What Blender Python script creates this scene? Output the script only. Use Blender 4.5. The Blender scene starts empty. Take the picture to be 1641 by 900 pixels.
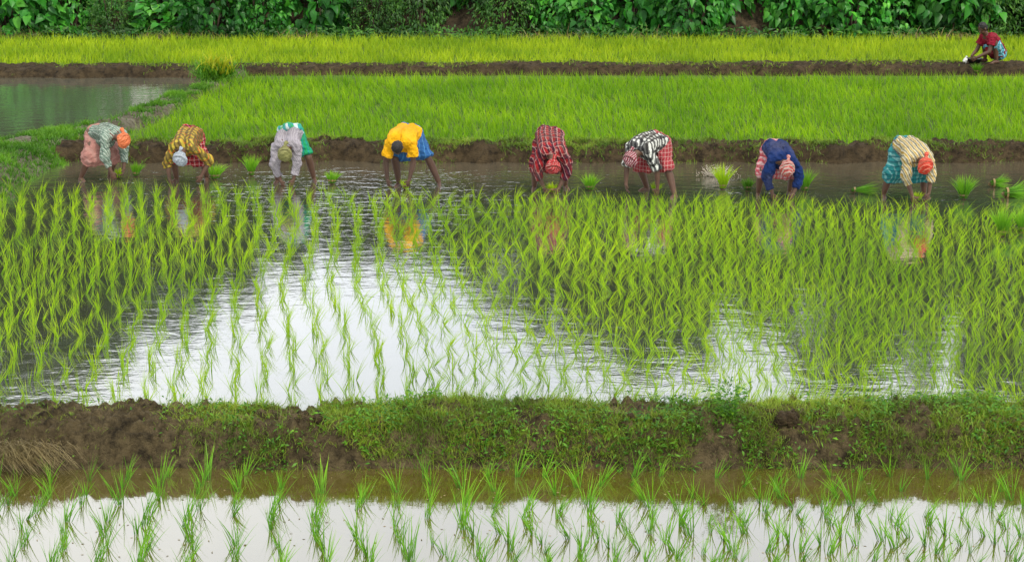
import bpy, bmesh, math, random
import numpy as np
from mathutils import Vector, Matrix, noise
R = math.radians
random.seed(4); rng = np.random.default_rng(7)
scene = bpy.context.scene; col = scene.collection
F = 2735.0; CX = 820.5; CY = 450.0; H = 4.92; PITCH = R(13.3)

def P(px, py, z=0.0):
    a = (px-CX)/F; b = -(py-CY)/F
    d = Vector((a, math.cos(PITCH)+b*math.sin(PITCH), -math.sin(PITCH)+b*math.cos(PITCH)))
    t = (z-H)/d.z
    return Vector((d.x*t, d.y*t, z))
def to_px(x, y, z=0.0):
    dz = z-H
    f = y*math.cos(PITCH)-dz*math.sin(PITCH); u = y*math.sin(PITCH)+dz*math.cos(PITCH)
    return CX+F*x/f, CY-F*u/f

# ------------------------------------------------------------------ tags
def tag(o, label=None, cat=None, group=None, kind=None):
    if label: o['label'] = label
    if cat: o['category'] = cat
    if group: o['group'] = group
    if kind: o['kind'] = kind
    return o
def empty(name, loc=(0, 0, 0), rz=0):
    o = bpy.data.objects.new(name, None); col.objects.link(o)
    o.location = loc; o.rotation_euler = (0, 0, rz); o.empty_display_size = .1
    return o
def copy_tree(o, parent=None):
    c = o.copy(); col.objects.link(c); c.parent = parent
    for ch in list(o.children): copy_tree(ch, c)
    return c

# ------------------------------------------------------------------ materials
def newmat(name):
    m = bpy.data.materials.new(name); m.use_nodes = True
    nt = m.node_tree; nt.nodes.clear()
    out = nt.nodes.new('ShaderNodeOutputMaterial')
    return m, nt, out
def N(nt, typ, **kw):
    n = nt.nodes.new(typ)
    for k, v in kw.items(): setattr(n, k, v)
    return n
def mixc(nt, fac, a, b, mode='MIX'):
    n = nt.nodes.new('ShaderNodeMix'); n.data_type = 'RGBA'; n.blend_type = mode
    for idx, v in ((0, fac), (6, a), (7, b)):
        if hasattr(v, 'links'): nt.links.new(v, n.inputs[idx])
        else: n.inputs[idx].default_value = v
    return n.outputs[2]
def math_(nt, op, a, b=None, c=None):
    n = nt.nodes.new('ShaderNodeMath'); n.operation = op
    for i, v in enumerate((a, b, c)):
        if v is None: continue
        if hasattr(v, 'links'): nt.links.new(v, n.inputs[i])
        else: n.inputs[i].default_value = v
    return n.outputs[0]
def noise_(nt, vec, scale, detail=4, rough=.55):
    n = N(nt, 'ShaderNodeTexNoise'); n.inputs['Scale'].default_value = scale
    n.inputs['Detail'].default_value = detail; n.inputs['Roughness'].default_value = rough
    if vec is not None: nt.links.new(vec, n.inputs['Vector'])
    return n.outputs['Fac']
def ramp_(nt, fac, lo, hi):
    n = N(nt, 'ShaderNodeMapRange'); n.inputs['From Min'].default_value = lo; n.inputs['From Max'].default_value = hi
    nt.links.new(fac, n.inputs['Value']); return n.outputs[0]

def foliage(name, root, mid, tip, alt, trans=.35, rough=.5, patch=.35, lo=(.66, .74, .66, 1)):
    m, nt, out = newmat(name)
    at = N(nt, 'ShaderNodeAttribute', attribute_name='var')
    sep = N(nt, 'ShaderNodeSeparateColor'); nt.links.new(at.outputs['Color'], sep.inputs[0])
    geo = N(nt, 'ShaderNodeNewGeometry')
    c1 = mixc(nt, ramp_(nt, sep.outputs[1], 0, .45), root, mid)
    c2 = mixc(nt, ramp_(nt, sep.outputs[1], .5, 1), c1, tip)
    c3 = mixc(nt, math_(nt, 'MULTIPLY', sep.outputs[0], .8), c2, alt)
    nz = ramp_(nt, noise_(nt, geo.outputs['Position'], patch, 4), .35, .65)
    c4 = mixc(nt, 1.0, c3, mixc(nt, nz, lo, (1.15, 1.1, 1.0, 1)), 'MULTIPLY')
    oi = N(nt, 'ShaderNodeObjectInfo')
    c5 = mixc(nt, 1.0, c4, mixc(nt, oi.outputs['Random'], (.78, .84, .78, 1), (1.18, 1.12, 1, 1)), 'MULTIPLY')
    p = N(nt, 'ShaderNodeBsdfPrincipled'); p.inputs['Roughness'].default_value = rough
    p.inputs['Specular IOR Level'].default_value = .35
    nt.links.new(c5, p.inputs['Base Color'])
    t = N(nt, 'ShaderNodeBsdfTranslucent'); nt.links.new(c5, t.inputs['Color'])
    mx = N(nt, 'ShaderNodeMixShader'); mx.inputs[0].default_value = trans
    nt.links.new(p.outputs[0], mx.inputs[1]); nt.links.new(t.outputs[0], mx.inputs[2])
    nt.links.new(mx.outputs[0], out.inputs[0])
    return m
M = {}
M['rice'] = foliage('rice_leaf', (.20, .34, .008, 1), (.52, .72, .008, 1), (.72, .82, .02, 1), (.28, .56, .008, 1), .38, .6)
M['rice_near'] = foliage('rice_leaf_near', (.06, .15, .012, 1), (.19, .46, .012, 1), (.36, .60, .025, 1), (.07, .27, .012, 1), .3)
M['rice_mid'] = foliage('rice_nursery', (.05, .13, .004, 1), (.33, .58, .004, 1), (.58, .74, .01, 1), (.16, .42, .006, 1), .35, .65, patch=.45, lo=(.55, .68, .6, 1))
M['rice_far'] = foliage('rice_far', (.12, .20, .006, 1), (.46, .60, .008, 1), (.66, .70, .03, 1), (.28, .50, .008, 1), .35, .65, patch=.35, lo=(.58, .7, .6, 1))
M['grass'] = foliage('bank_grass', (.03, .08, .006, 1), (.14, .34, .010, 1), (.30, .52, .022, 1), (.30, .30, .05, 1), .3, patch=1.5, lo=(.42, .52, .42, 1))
M['weed'] = foliage('bank_weed', (.04, .12, .012, 1), (.13, .35, .012, 1), (.25, .50, .03, 1), (.04, .16, .01, 1), .3, patch=1.2, lo=(.45, .55, .45, 1))
M['straw'] = foliage('dry_straw', (.12, .085, .045, 1), (.30, .22, .11, 1), (.44, .34, .19, 1), (.17, .12, .06, 1), .1)
M['roots'] = foliage('root_fibre', (.12, .08, .04, 1), (.17, .12, .06, 1), (.2, .15, .08, 1), (.08, .06, .03, 1), .05)
M['shrub'] = foliage('shrub_leaf', (.02, .12, .012, 1), (.06, .38, .03, 1), (.15, .54, .05, 1), (.02, .14, .03, 1), .25, .4, .6, lo=(.35, .4, .4, 1))
M['shrub2'] = foliage('small_leaf', (.012, .05, .01, 1), (.045, .18, .02, 1), (.14, .36, .03, 1), (.03, .10, .015, 1), .2, .45, .6, lo=(.35, .4, .4, 1))
M['crown'] = foliage('tree_leaf', (.02, .05, .018, 1), (.035, .085, .028, 1), (.055, .12, .04, 1), (.025, .06, .025, 1), .1, .6, .4)

def mud_mat(name, c1, c2, c3, bump=.6, rough=(.45, .9), scale=1.0):
    m, nt, out = newmat(name)
    geo = N(nt, 'ShaderNodeNewGeometry'); pos = geo.outputs['Position']
    n1 = noise_(nt, pos, 1.3*scale, 6, .6); n2 = noise_(nt, pos, 9*scale, 6, .7); n3 = noise_(nt, pos, 45*scale, 4, .7)
    c = mixc(nt, ramp_(nt, n1, .35, .65), c1, c2)
    c = mixc(nt, ramp_(nt, n2, .42, .66), c, c3)
    p = N(nt, 'ShaderNodeBsdfPrincipled'); nt.links.new(c, p.inputs['Base Color']); p.inputs['Specular IOR Level'].default_value = .25
    rr = N(nt, 'ShaderNodeMapRange'); rr.inputs['From Min'].default_value = .35; rr.inputs['From Max'].default_value = .65
    rr.inputs['To Min'].default_value = rough[0]; rr.inputs['To Max'].default_value = rough[1]
    nt.links.new(n2, rr.inputs['Value']); nt.links.new(rr.outputs[0], p.inputs['Roughness'])
    h = math_(nt, 'ADD', math_(nt, 'MULTIPLY', n2, 1.0), math_(nt, 'MULTIPLY', n3, .5))
    b = N(nt, 'ShaderNodeBump'); b.inputs['Strength'].default_value = bump; b.inputs['Distance'].default_value = .10/scale
    nt.links.new(h, b.inputs['Height']); nt.links.new(b.outputs[0], p.inputs['Normal'])
    nt.links.new(p.outputs[0], out.inputs[0])
    return m
M['mud'] = mud_mat('wet_mud', (.095, .068, .028, 1), (.18, .135, .065, 1), (.022, .015, .006, 1), 1.0, (.6, .95))
M['mud_far'] = mud_mat('dark_mud', (.058, .038, .015, 1), (.11, .075, .034, 1), (.016, .010, .004, 1), 1.0, (.7, .95), .7)
M['path'] = mud_mat('grey_mud', (.12, .105, .065, 1), (.24, .22, .16, 1), (.06, .05, .028, 1), .8, (.6, .9), .7)
M['soil'] = mud_mat('hedge_soil', (.05, .036, .02, 1), (.11, .078, .042, 1), (.02, .016, .01, 1), .6, (.8, .95), .5)
M['fieldsoil'] = mud_mat('field_soil', (.06, .11, .012, 1), (.08, .14, .012, 1), (.04, .07, .012, 1), .4, (.7, .9), .5)
M['ground'] = mud_mat('ground_soil', (.07, .09, .025, 1), (.09, .11, .03, 1), (.06, .05, .03, 1), .3, (.8, .95), .1)

def water_mat():
    m, nt, out = newmat('paddy_water')
    geo = N(nt, 'ShaderNodeNewGeometry'); pos = geo.outputs['Position']
    sp = N(nt, 'ShaderNodeSeparateXYZ'); nt.links.new(pos, sp.inputs[0])
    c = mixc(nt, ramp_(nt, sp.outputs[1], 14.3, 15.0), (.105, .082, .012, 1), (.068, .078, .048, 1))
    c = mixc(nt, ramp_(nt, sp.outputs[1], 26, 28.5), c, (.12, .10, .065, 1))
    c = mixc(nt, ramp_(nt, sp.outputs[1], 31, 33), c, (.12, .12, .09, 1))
    c = mixc(nt, ramp_(nt, noise_(nt, pos, .8, 4), .4, .7), c, mixc(nt, .35, c, (.09, .08, .035, 1)))
    d = N(nt, 'ShaderNodeBsdfDiffuse'); nt.links.new(c, d.inputs[0])
    mp = N(nt, 'ShaderNodeMapping'); mp.inputs['Scale'].default_value = (1, 1.5, 1); nt.links.new(pos, mp.inputs[0])
    n1 = noise_(nt, mp.outputs[0], 2.6, 3, .5); n2 = noise_(nt, mp.outputs[0], 11, 2, .5)
    hgt = math_(nt, 'ADD', n1, math_(nt, 'MULTIPLY', n2, .22))
    b = N(nt, 'ShaderNodeBump'); b.inputs['Strength'].default_value = 1
    amp = N(nt, 'ShaderNodeMapRange'); amp.interpolation_type = 'SMOOTHSTEP'
    amp.inputs['From Min'].default_value = 22.5; amp.inputs['From Max'].default_value = 27.5
    amp.inputs['To Min'].default_value = .0030; amp.inputs['To Max'].default_value = .015
    nt.links.new(sp.outputs[1], amp.inputs['Value'])
    calm = ramp_(nt, sp.outputs[1], 34, 31)
    dist = math_(nt, 'MULTIPLY', amp.outputs[0], math_(nt, 'ADD', math_(nt, 'MULTIPLY', calm, .6), .4))
    dist = math_(nt, 'MULTIPLY', dist, math_(nt, 'ADD', math_(nt, 'MULTIPLY', ramp_(nt, sp.outputs[1], 14, 15), .6), .4))
    nt.links.new(dist, b.inputs['Distance']); nt.links.new(hgt, b.inputs['Height'])
    g = N(nt, 'ShaderNodeBsdfGlossy'); g.inputs['Roughness'].default_value = .05; g.inputs['Color'].default_value = (.97, .98, 1, 1)
    nt.links.new(b.outputs[0], g.inputs['Normal'])
    fr = N(nt, 'ShaderNodeFresnel'); fr.inputs[0].default_value = 1.33
    fac = math_(nt, 'MINIMUM', math_(nt, 'MULTIPLY', math_(nt, 'POWER', fr.outputs[0], .5), 1.38), .70)
    mx = N(nt, 'ShaderNodeMixShader'); nt.links.new(fac, mx.inputs[0])
    nt.links.new(d.outputs[0], mx.inputs[1]); nt.links.new(g.outputs[0], mx.inputs[2]); nt.links.new(mx.outputs[0], out.inputs[0])
    return m
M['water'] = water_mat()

def simple(name, c, rough=.6, spec=.4, var=.25, scale=20, bump=.0):
    m, nt, out = newmat(name)
    tc = N(nt, 'ShaderNodeTexCoord')
    n = noise_(nt, tc.outputs['Object'], scale, 4)
    cc = mixc(nt, 1.0, c, mixc(nt, ramp_(nt, n, .3, .7), (1-var,)*3+(1,), (1+var,)*3+(1,)), 'MULTIPLY')
    p = N(nt, 'ShaderNodeBsdfPrincipled'); p.inputs['Roughness'].default_value = rough; p.inputs['Specular IOR Level'].default_value = spec
    nt.links.new(cc, p.inputs['Base Color'])
    if bump:
        b = N(nt, 'ShaderNodeBump'); b.inputs['Strength'].default_value = bump; b.inputs['Distance'].default_value = .02
        nt.links.new(n, b.inputs['Height']); nt.links.new(b.outputs[0], p.inputs['Normal'])
    nt.links.new(p.outputs[0], out.inputs[0]); return m
M['skin'] = simple('brown_skin', (.10, .048, .028, 1), .5, .5, .15, 14)
M['skin2'] = simple('dark_brown_skin', (.075, .036, .022, 1), .5, .5, .15, 14)
M['lip'] = simple('lip', (.10, .035, .028, 1), .5, .4, .05)
M['eye'] = simple('eye_white', (.6, .57, .52, 1), .3, .5, .05)
M['hair'] = simple('black_hair', (.012, .01, .009, 1), .55, .4, .3, 60, .5)
M['bark'] = simple('bark', (.07, .05, .035, 1), .9, .2, .3, 6, .6)
M['black'] = simple('black_plastic', (.02, .02, .022, 1), .35, .5, .1)
M['white'] = simple('white_plastic', (.75, .75, .72, 1), .4, .5, .08)
M['wall'] = simple('white_wall', (.50, .49, .45, 1), .9, .2, .1, 1)
M['grey_wall'] = simple('grey_wall', (.30, .30, .28, 1), .9, .2, .12, 1)
M['tin'] = simple('tin_roof', (.25, .20, .17, 1), .6, .4, .2, 2)
M['glass'] = simple('window_dark', (.03, .035, .04, 1), .15, .5, .1)
M['foam'] = simple('water_drops', (.50, .45, .36, 1), .1, .5, .2)

def cloth(name, base, layers, rough=.85):
    """layers: (axis 0/1, period, duty, offset, colour, opacity)"""
    m, nt, out = newmat(name)
    at = N(nt, 'ShaderNodeAttribute', attribute_name='pat')
    sp = N(nt, 'ShaderNodeSeparateXYZ'); nt.links.new(at.outputs['Vector'], sp.inputs[0])
    nv = noise_(nt, at.outputs['Vector'], 7, 4)
    c = mixc(nt, ramp_(nt, nv, .3, .7), tuple(v*.65 for v in base[:3])+(1,), tuple(min(1, v*1.1) for v in base[:3])+(1,))
    for ax, per, duty, off, cc, op in layers:
        u = math_(nt, 'ADD', sp.outputs[ax], math_(nt, 'MULTIPLY', nv, .07))
        fr = math_(nt, 'FRACT', math_(nt, 'ADD', math_(nt, 'DIVIDE', u, per), off+50))
        f = math_(nt, 'MULTIPLY', math_(nt, 'LESS_THAN', fr, duty), op)
        c = mixc(nt, f, c, cc)
    c = mixc(nt, math_(nt, 'MULTIPLY', ramp_(nt, noise_(nt, at.outputs['Vector'], 3.5, 4), .45, .75), .4), c, (.12, .10, .075, 1))
    p = N(nt, 'ShaderNodeBsdfPrincipled'); p.inputs['Roughness'].default_value = rough; p.inputs['Specular IOR Level'].default_value = .15
    nt.links.new(c, p.inputs['Base Color'])
    b = N(nt, 'ShaderNodeBump'); b.inputs['Strength'].default_value = .9; b.inputs['Distance'].default_value = .07
    nt.links.new(noise_(nt, at.outputs['Vector'], 12, 3), b.inputs['Height']); nt.links.new(b.outputs[0], p.inputs['Normal'])
    nt.links.new(p.outputs[0], out.inputs[0]); return m

# ------------------------------------------------------------------ numpy mesh helpers
def mesh_np(name, V, Q, var=None, mat=None, smooth=False):
    V = np.ascontiguousarray(V, dtype=np.float32).reshape(-1, 3); Q = np.ascontiguousarray(Q, dtype=np.int32).reshape(-1, 4)
    me = bpy.data.meshes.new(name)
    me.vertices.add(len(V)); me.vertices.foreach_set('co', V.ravel())
    me.loops.add(Q.size); me.loops.foreach_set('vertex_index', Q.ravel())
    me.polygons.add(len(Q)); me.polygons.foreach_set('loop_start', np.arange(0, Q.size, 4, dtype=np.int32))
    if var is not None:
        a = me.attributes.new('var', 'FLOAT_COLOR', 'POINT')
        c = np.ones((len(V), 4), dtype=np.float32); c[:, :3] = var
        a.data.foreach_set('color', c.ravel())
    me.update(calc_edges=True)
    if smooth: me.polygons.foreach_set('use_smooth', np.ones(len(Q), dtype=bool))
    if mat: me.materials.append(mat)
    return me
def link(name, me, parent=None):
    o = bpy.data.objects.new(name, me); col.objects.link(o); o.parent = parent; return o
def cat(*parts):
    Vs, Qs, As = [], [], []; n = 0
    for V, Q, A in parts:
        Vs.append(V); Qs.append(Q+n); As.append(A); n += len(V)
    return np.concatenate(Vs), np.concatenate(Qs), np.concatenate(As)

def blades(base, D, h, w, K=3, rnd=None, power=1.6, droop=.35):
    n = len(base); t = np.linspace(0, 1, K+1)
    h = np.broadcast_to(h, (n,)); w = np.broadcast_to(w, (n,))
    dl = np.linalg.norm(D, axis=1)
    Pp = np.zeros((n, K+1, 3))
    Pp[:, :, :2] = base[:, None, :2] + D[:, None, :]*(t**power)[None, :, None]*h[:, None, None]
    Pp[:, :, 2] = base[:, None, 2] + h[:, None]*(t[None, :] - droop*dl[:, None]*t[None, :]**2.5)
    az = rng.uniform(0, 2*np.pi, n)
    W = np.stack([np.cos(az), np.sin(az)*.6, np.zeros(n)], 1)
    prof = np.clip(1.15*(1-t)**.7, .06, 1); prof[0] = .7
    hw = W[:, None, :]*(w[:, None]*.5*prof[None, :])[:, :, None]
    V = np.stack([Pp-hw, Pp+hw], 2).reshape(-1, 3)
    i = (np.arange(n)[:, None]*(K+1)+np.arange(K)[None, :])*2
    Q = np.stack([i, i+1, i+3, i+2], -1).reshape(-1, 4)
    if rnd is None: rnd = rng.random(n)
    A = np.zeros((n, K+1, 2, 3)); A[..., 0] = rnd[:, None, None]; A[..., 1] = t[None, :, None]
    return V, Q, A.reshape(-1, 3)

def hills(pos, lean, nb, h, w, K=3, spread=.3, rad=.02, **kw):
    n = len(pos)
    b = np.repeat(pos, nb, axis=0); m = len(b)
    b = b + np.concatenate([rng.normal(0, rad, (m, 2)), np.zeros((m, 1))], 1)
    D = np.repeat(lean, nb, axis=0) + rng.normal(0, spread, (m, 2))
    hh = h*rng.uniform(.5, 1.15, m)*np.repeat(rng.uniform(.7, 1.2, n), nb)
    r = np.clip(np.repeat(rng.random(n), nb)*.5+rng.random(m)*.5, 0, 1)
    return blades(b, D, hh, w*rng.uniform(.7, 1.3, m), K, r, **kw)

def leaves(pos, axis, L, Wd, nrm_hint=(0, -.3, 1), fold=.25, curl=.3, big=True):
    n = len(pos)
    ax = axis/np.linalg.norm(axis, axis=1, keepdims=True)
    up = np.array(nrm_hint)[None, :]+rng.normal(0, .35, (n, 3))
    side = np.cross(ax, up); side /= np.linalg.norm(side, axis=1, keepdims=True)+1e-9
    nr = np.cross(side, ax)
    L = np.broadcast_to(L, (n,)); Wd = np.broadcast_to(Wd, (n,))
    if big: ts = np.array([-.08, .15, .5, 1.0]); ws = np.array([.45, 1, .75, .03])
    else: ts = np.array([0, .45, 1.0]); ws = np.array([.1, 1, .05])
    k = len(ts); V = np.zeros((n, k, 3, 3))
    for j in range(k):
        c = pos+ax*(L*ts[j])[:, None]-nr*(L*curl*max(ts[j], 0)**2)[:, None]
        s = side*(Wd*.5*ws[j])[:, None]
        up_ = nr*(Wd*.5*ws[j]*fold)[:, None]
        V[:, j, 0] = c-s+up_; V[:, j, 1] = c; V[:, j, 2] = c+s+up_
    base = np.arange(n)[:, None, None]*(k*3)+np.arange(k-1)[None, :, None]*3+np.arange(2)[None, None, :]
    Q = np.stack([base, base+1, base+4, base+3], -1).reshape(-1, 4)
    A = np.zeros((n, k, 3, 3)); A[..., 0] = rng.random(n)[:, None, None]; A[..., 1] = rng.uniform(.2, 1, n)[:, None, None]
    return V.reshape(-1, 3), Q, A.reshape(-1, 3)

# ------------------------------------------------------------------ solids (people)
class Sol:
    def __init__(s): s.bm = bmesh.new()
    def ball(s, c, r, ax=None, sub=3):
        if not hasattr(r, '__len__'): r = (r, r, r)
        Mx = Matrix.Diagonal((r[0], r[1], r[2], 1))
        if ax is not None: Mx = Matrix((ax[0], ax[1], ax[2])).transposed().to_4x4() @ Mx
        bmesh.ops.create_icosphere(s.bm, subdivisions=sub, radius=1, matrix=Matrix.Translation(c) @ Mx)
    def cone(s, a, b, r0, r1, seg=16):
        a = Vector(a); b = Vector(b); d = b-a
        if d.length < 1e-5: return
        q = Vector((0, 0, 1)).rotation_difference(d.normalized())
        bmesh.ops.create_cone(s.bm, cap_ends=True, segments=seg, radius1=r0, radius2=r1, depth=d.length,
                              matrix=Matrix.Translation((a+b)/2) @ q.to_matrix().to_4x4())
    def chain(s, pts, rs, sub=2, seg=14, ends=(True, True)):
        for i in range(len(pts)):
            if (i == 0 and not ends[0]) or (i == len(pts)-1 and not ends[1]): continue
            s.ball(pts[i], rs[i], sub=sub)
        for i in range(len(pts)-1): s.cone(pts[i], pts[i+1], rs[i], rs[i+1], seg)
    def hull(s, pts):
        b = bmesh.new()
        vs = [b.verts.new(p) for p in pts]
        r = bmesh.ops.convex_hull(b, input=vs)
        dele = list({g for g in r['geom_interior']+r['geom_unused'] if isinstance(g, bmesh.types.BMVert)})
        bmesh.ops.delete(b, geom=dele, context='VERTS')
        me = bpy.data.meshes.new('tmp_hull'); b.to_mesh(me); b.free(); s.bm.from_mesh(me); bpy.data.meshes.remove(me)
    def mesh(s, name, voxel, smooth=2, disp=0, freq=10):
        me = bpy.data.meshes.new(name); s.bm.to_mesh(me); s.bm.free()
        if voxel:
            o = bpy.data.objects.new('tmp', me); col.objects.link(o)
            m = o.modifiers.new('r', 'REMESH'); m.mode = 'VOXEL'; m.voxel_size = voxel; m.adaptivity = 0
            if smooth:
                sm = o.modifiers.new('s', 'SMOOTH'); sm.factor = .5; sm.iterations = smooth
            dg = bpy.context.evaluated_depsgraph_get(); dg.update()
            me2 = bpy.data.meshes.new_from_object(o.evaluated_get(dg), depsgraph=dg)
            bpy.data.objects.remove(o); bpy.data.meshes.remove(me); me = me2; me.name = name
            me.materials.clear()
        if disp:
            n = len(me.vertices); co = np.empty(n*3, np.float32); nr = np.empty(n*3, np.float32)
            me.vertices.foreach_get('co', co); me.vertices.foreach_get('normal', nr)
            co = co.reshape(-1, 3); nr = nr.reshape(-1, 3)
            dd = np.array([noise.noise(Vector((c[0]*freq, c[1]*freq*.5, c[2]*freq*.7)))+.5*noise.noise(Vector((c[0]*freq*2.3, c[1]*freq*2.1, c[2]*freq*2.2))) for c in co.tolist()])
            co = co+nr*(dd*disp)[:, None]
            me.vertices.foreach_set('co', co.astype(np.float32).ravel())
        me.polygons.foreach_set('use_smooth', np.ones(len(me.polygons), dtype=bool)); me.update()
        return me

def ik(a, b, l1, l2, pole):
    a = Vector(a); b = Vector(b); d = b-a; L = d.length
    if L > (l1+l2)*.985: b = a+d.normalized()*(l1+l2)*.985; d = b-a; L = d.length
    x = (l1*l1-l2*l2+L*L)/(2*L); h = math.sqrt(max(0, l1*l1-x*x))
    dn = d.normalized(); p = Vector(pole); p = (p-dn*p.dot(dn)).normalized()
    return a+dn*x+p*h, b

def hand(sol, w, d, nrm, sd, k, curl=.5):
    d = d.normalized(); nrm = (nrm-d*nrm.dot(d)).normalized(); s = d.cross(nrm)*sd
    sol.ball(w+d*.045*k, (.04*k, .016*k, .05*k), (s, nrm, d))
    sol.cone(w-d*.02*k, w+d*.03*k, .024*k, .028*k)
    for i, (o, L) in enumerate(((-.03, .065), (-.010, .078), (.011, .072), (.031, .055))):
        a = w+d*.082*k+s*o*k
        b = a+(d*math.cos(curl*.5)+nrm*math.sin(curl*.5)+s*o*2).normalized()*L*.5*k
        c = b+(d*math.cos(curl*1.6)+nrm*math.sin(curl*1.6)).normalized()*L*.5*k
        sol.chain([a-d*.02*k, b, c], [.0095*k, .0088*k, .0075*k], 2, 8)
    a = w+d*.03*k-s*.03*k; b = a+(d*.6-s*.7+nrm*.3).normalized()*.035*k; c = b+(d*.9+nrm*.4).normalized()*.028*k
    sol.chain([a, b, c], [.013*k, .0105*k, .009*k], 2, 8)

def set_pat(me, O, A, B, C, mode):
    n = len(me.vertices); co = np.empty(n*3, np.float32); me.vertices.foreach_get('co', co); co = co.reshape(-1, 3)-np.array(O)
    u = co@np.array(A); v = co@np.array(B); w = co@np.array(C)
    if mode == 'shirt': pat = np.stack([u+.5*w, v+.6*w, w], 1)
    elif mode == 'lungi': pat = np.stack([u+.7*v, w, v], 1)
    else: pat = np.stack([u+.8*v, w+.4*v, v], 1)
    a = me.attributes.new('pat', 'FLOAT_VECTOR', 'POINT'); a.data.foreach_set('vector', pat.astype(np.float32).ravel())

def person(loc, yaw, label, k=1.08, hz=.80, a=-18, b=-20, tx=0, hx=0, feet=((-.18, 0), (.18, 0)), hands=((-.15, -.5, .1), (.15, -.5, .1)),
           shirt=None, lungi=None, sleeve=1.6, hem=1.05, scarf=None, hair=True, skin='skin', footz=-.03, group=None, kneepole=(0, -1, .1),
           elbowpole=(1, .5, .3), apron=None, bulk=1.0, roll=0):
    root = empty('person', loc, R(yaw)); tag(root, label, 'person', group)
    V3 = lambda *t: Vector(t)
    a = R(a); b = R(b)
    hipc = V3(0, 0, hz*k)
    T = V3(tx, -math.cos(a), math.sin(a)).normalized()
    Sx = V3(1, 0, math.tan(R(roll))); Sx = (Sx-T*Sx.dot(T)).normalized()
    Bk = Sx.cross(T)
    if Bk.z < 0 and abs(a) < 1.2: Bk = -Bk
    if abs(a) >= .6: Bk = V3(0, math.sin(a), math.cos(a))
    neck = hipc+T*.49*k
    mid = hipc+T*.25*k+Bk*.045*k
    up = hipc+T*.41*k+Bk*.02*k
    Hd = V3(hx, -math.cos(b), math.sin(b)).normalized()
    Fd = V3(0, -math.sin(b), -math.cos(b)); Fd = (Fd-Hd*Fd.dot(Hd)).normalized()
    Hs = Hd.cross(Fd)
    hc = neck+Hd*.185*k
    HB = Sol()
    for s in (-1, 1):
        HB.chain([hipc+Sx*.065*s*k, mid+Sx*.062*s*k, up+Sx*.075*s*k], [.105*k, .095*k, .10*k])
        HB.ball(hipc+Sx*.08*s*k-T*.03*k, .105*k)
    sh = [neck-T*.05*k+Sx*.17*s*k for s in (-1, 1)]
    HB.chain([sh[0], neck-T*.03*k, sh[1]], [.06*k, .075*k, .06*k])
    HB.chain([neck-T*.03*k, hc-Hd*.05*k], [.06*k, .052*k])
    HB.ball(hc+Hd*.025*k-Fd*.008*k, (.077*k, .095*k, .095*k), (Hs, Fd, Hd))
    HB.ball(hc-Hd*.045*k+Fd*.022*k, (.056*k, .066*k, .062*k), (Hs, Fd, Hd))
    HB.ball(hc-Hd*.088*k+Fd*.055*k, (.026*k, .022*k, .02*k), (Hs, Fd, Hd))
    HB.cone(hc+Hd*.012*k+Fd*.078*k, hc-Hd*.03*k+Fd*.103*k, .008*k, .016*k)
    HB.ball(hc-Hd*.03*k+Fd*.093*k, (.018*k, .014*k, .011*k), (Hs, Fd, Hd))
    HB.ball(hc-Hd*.058*k+Fd*.083*k, (.025*k, .010*k, .010*k), (Hs, Fd, Hd))
    HB.ball(hc+Hd*.025*k+Fd*.082*k, (.05*k, .012*k, .010*k), (Hs, Fd, Hd))
    for s in (-1, 1):
        HB.ball(hc+Hs*.079*s*k-Hd*.008*k-Fd*.004*k, (.010*k, .02*k, .032*k), (Hs, Fd, Hd))
    knees, anks, hips = [], [], []
    for s, f in zip((-1, 1), feet):
        hj = hipc+V3(.09*s*k, .02*k, -.03*k)
        kn, an = ik(hj, V3(f[0], f[1], footz+.07*k), .42*k, .41*k, V3(kneepole[0]+.35*s, kneepole[1], kneepole[2]))
        knees.append(kn); anks.append(an); hips.append(hj)
        HB.chain([hj, hj.lerp(kn, .5), kn], [.098*k, .083*k, .059*k])
        calf = kn.lerp(an, .35)+V3(0, .018*k, 0)
        HB.chain([kn, calf, an], [.057*k, .060*k, .037*k])
        fd = V3(.25*s, -1, 0).normalized()
        HB.chain([an+V3(0, .03*k, -.035*k), an+fd*.08*k+V3(0, 0, -.035*k), an+fd*.15*k+V3(0, 0, -.05*k)], [.034*k, .034*k, .022*k])
        fs = V3(-fd.y, fd.x, 0)
        for q in range(5):
            HB.chain([an+fd*.14*k+fs*(q-2)*.016*k*s+V3(0, 0, -.055*k), an+fd*(.19-.008*q)*k+fs*(q-2)*.018*k*s+V3(0, 0, -.06*k)], [.012*k, .010*k], 1, 6)
    elbs, wrs = [], []
    for i, (s, h) in enumerate(zip((-1, 1), hands)):
        el, wr = ik(sh[i], V3(*h)+V3(0, 0, 0), .29*k, .26*k, V3(elbowpole[0]*s, elbowpole[1], elbowpole[2]))
        elbs.append(el); wrs.append(wr)
        HB.chain([sh[i], sh[i].lerp(el, .5), el], [.058*k, .049*k, .040*k])
        HB.chain([el, el.lerp(wr, .35), wr], [.040*k, .040*k, .026*k])
        dd = (wr-el).normalized()*.6+V3(-.2*s, -.1, -.6 if abs(a) < .6 else -.2)
        hand(HB, wr, dd, V3(-s*.6, .6, 0.01), s, k, .7)
    me = HB.mesh('body', .0065, 2)
    for m_ in (M[skin], M['eye'], M['hair'], M['lip']): me.materials.append(m_)
    n = len(me.polygons); c = np.empty(n*3, np.float32); me.polygons.foreach_get('center', c); c = c.reshape(-1, 3)
    mi = np.zeros(n, np.int32)
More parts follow.
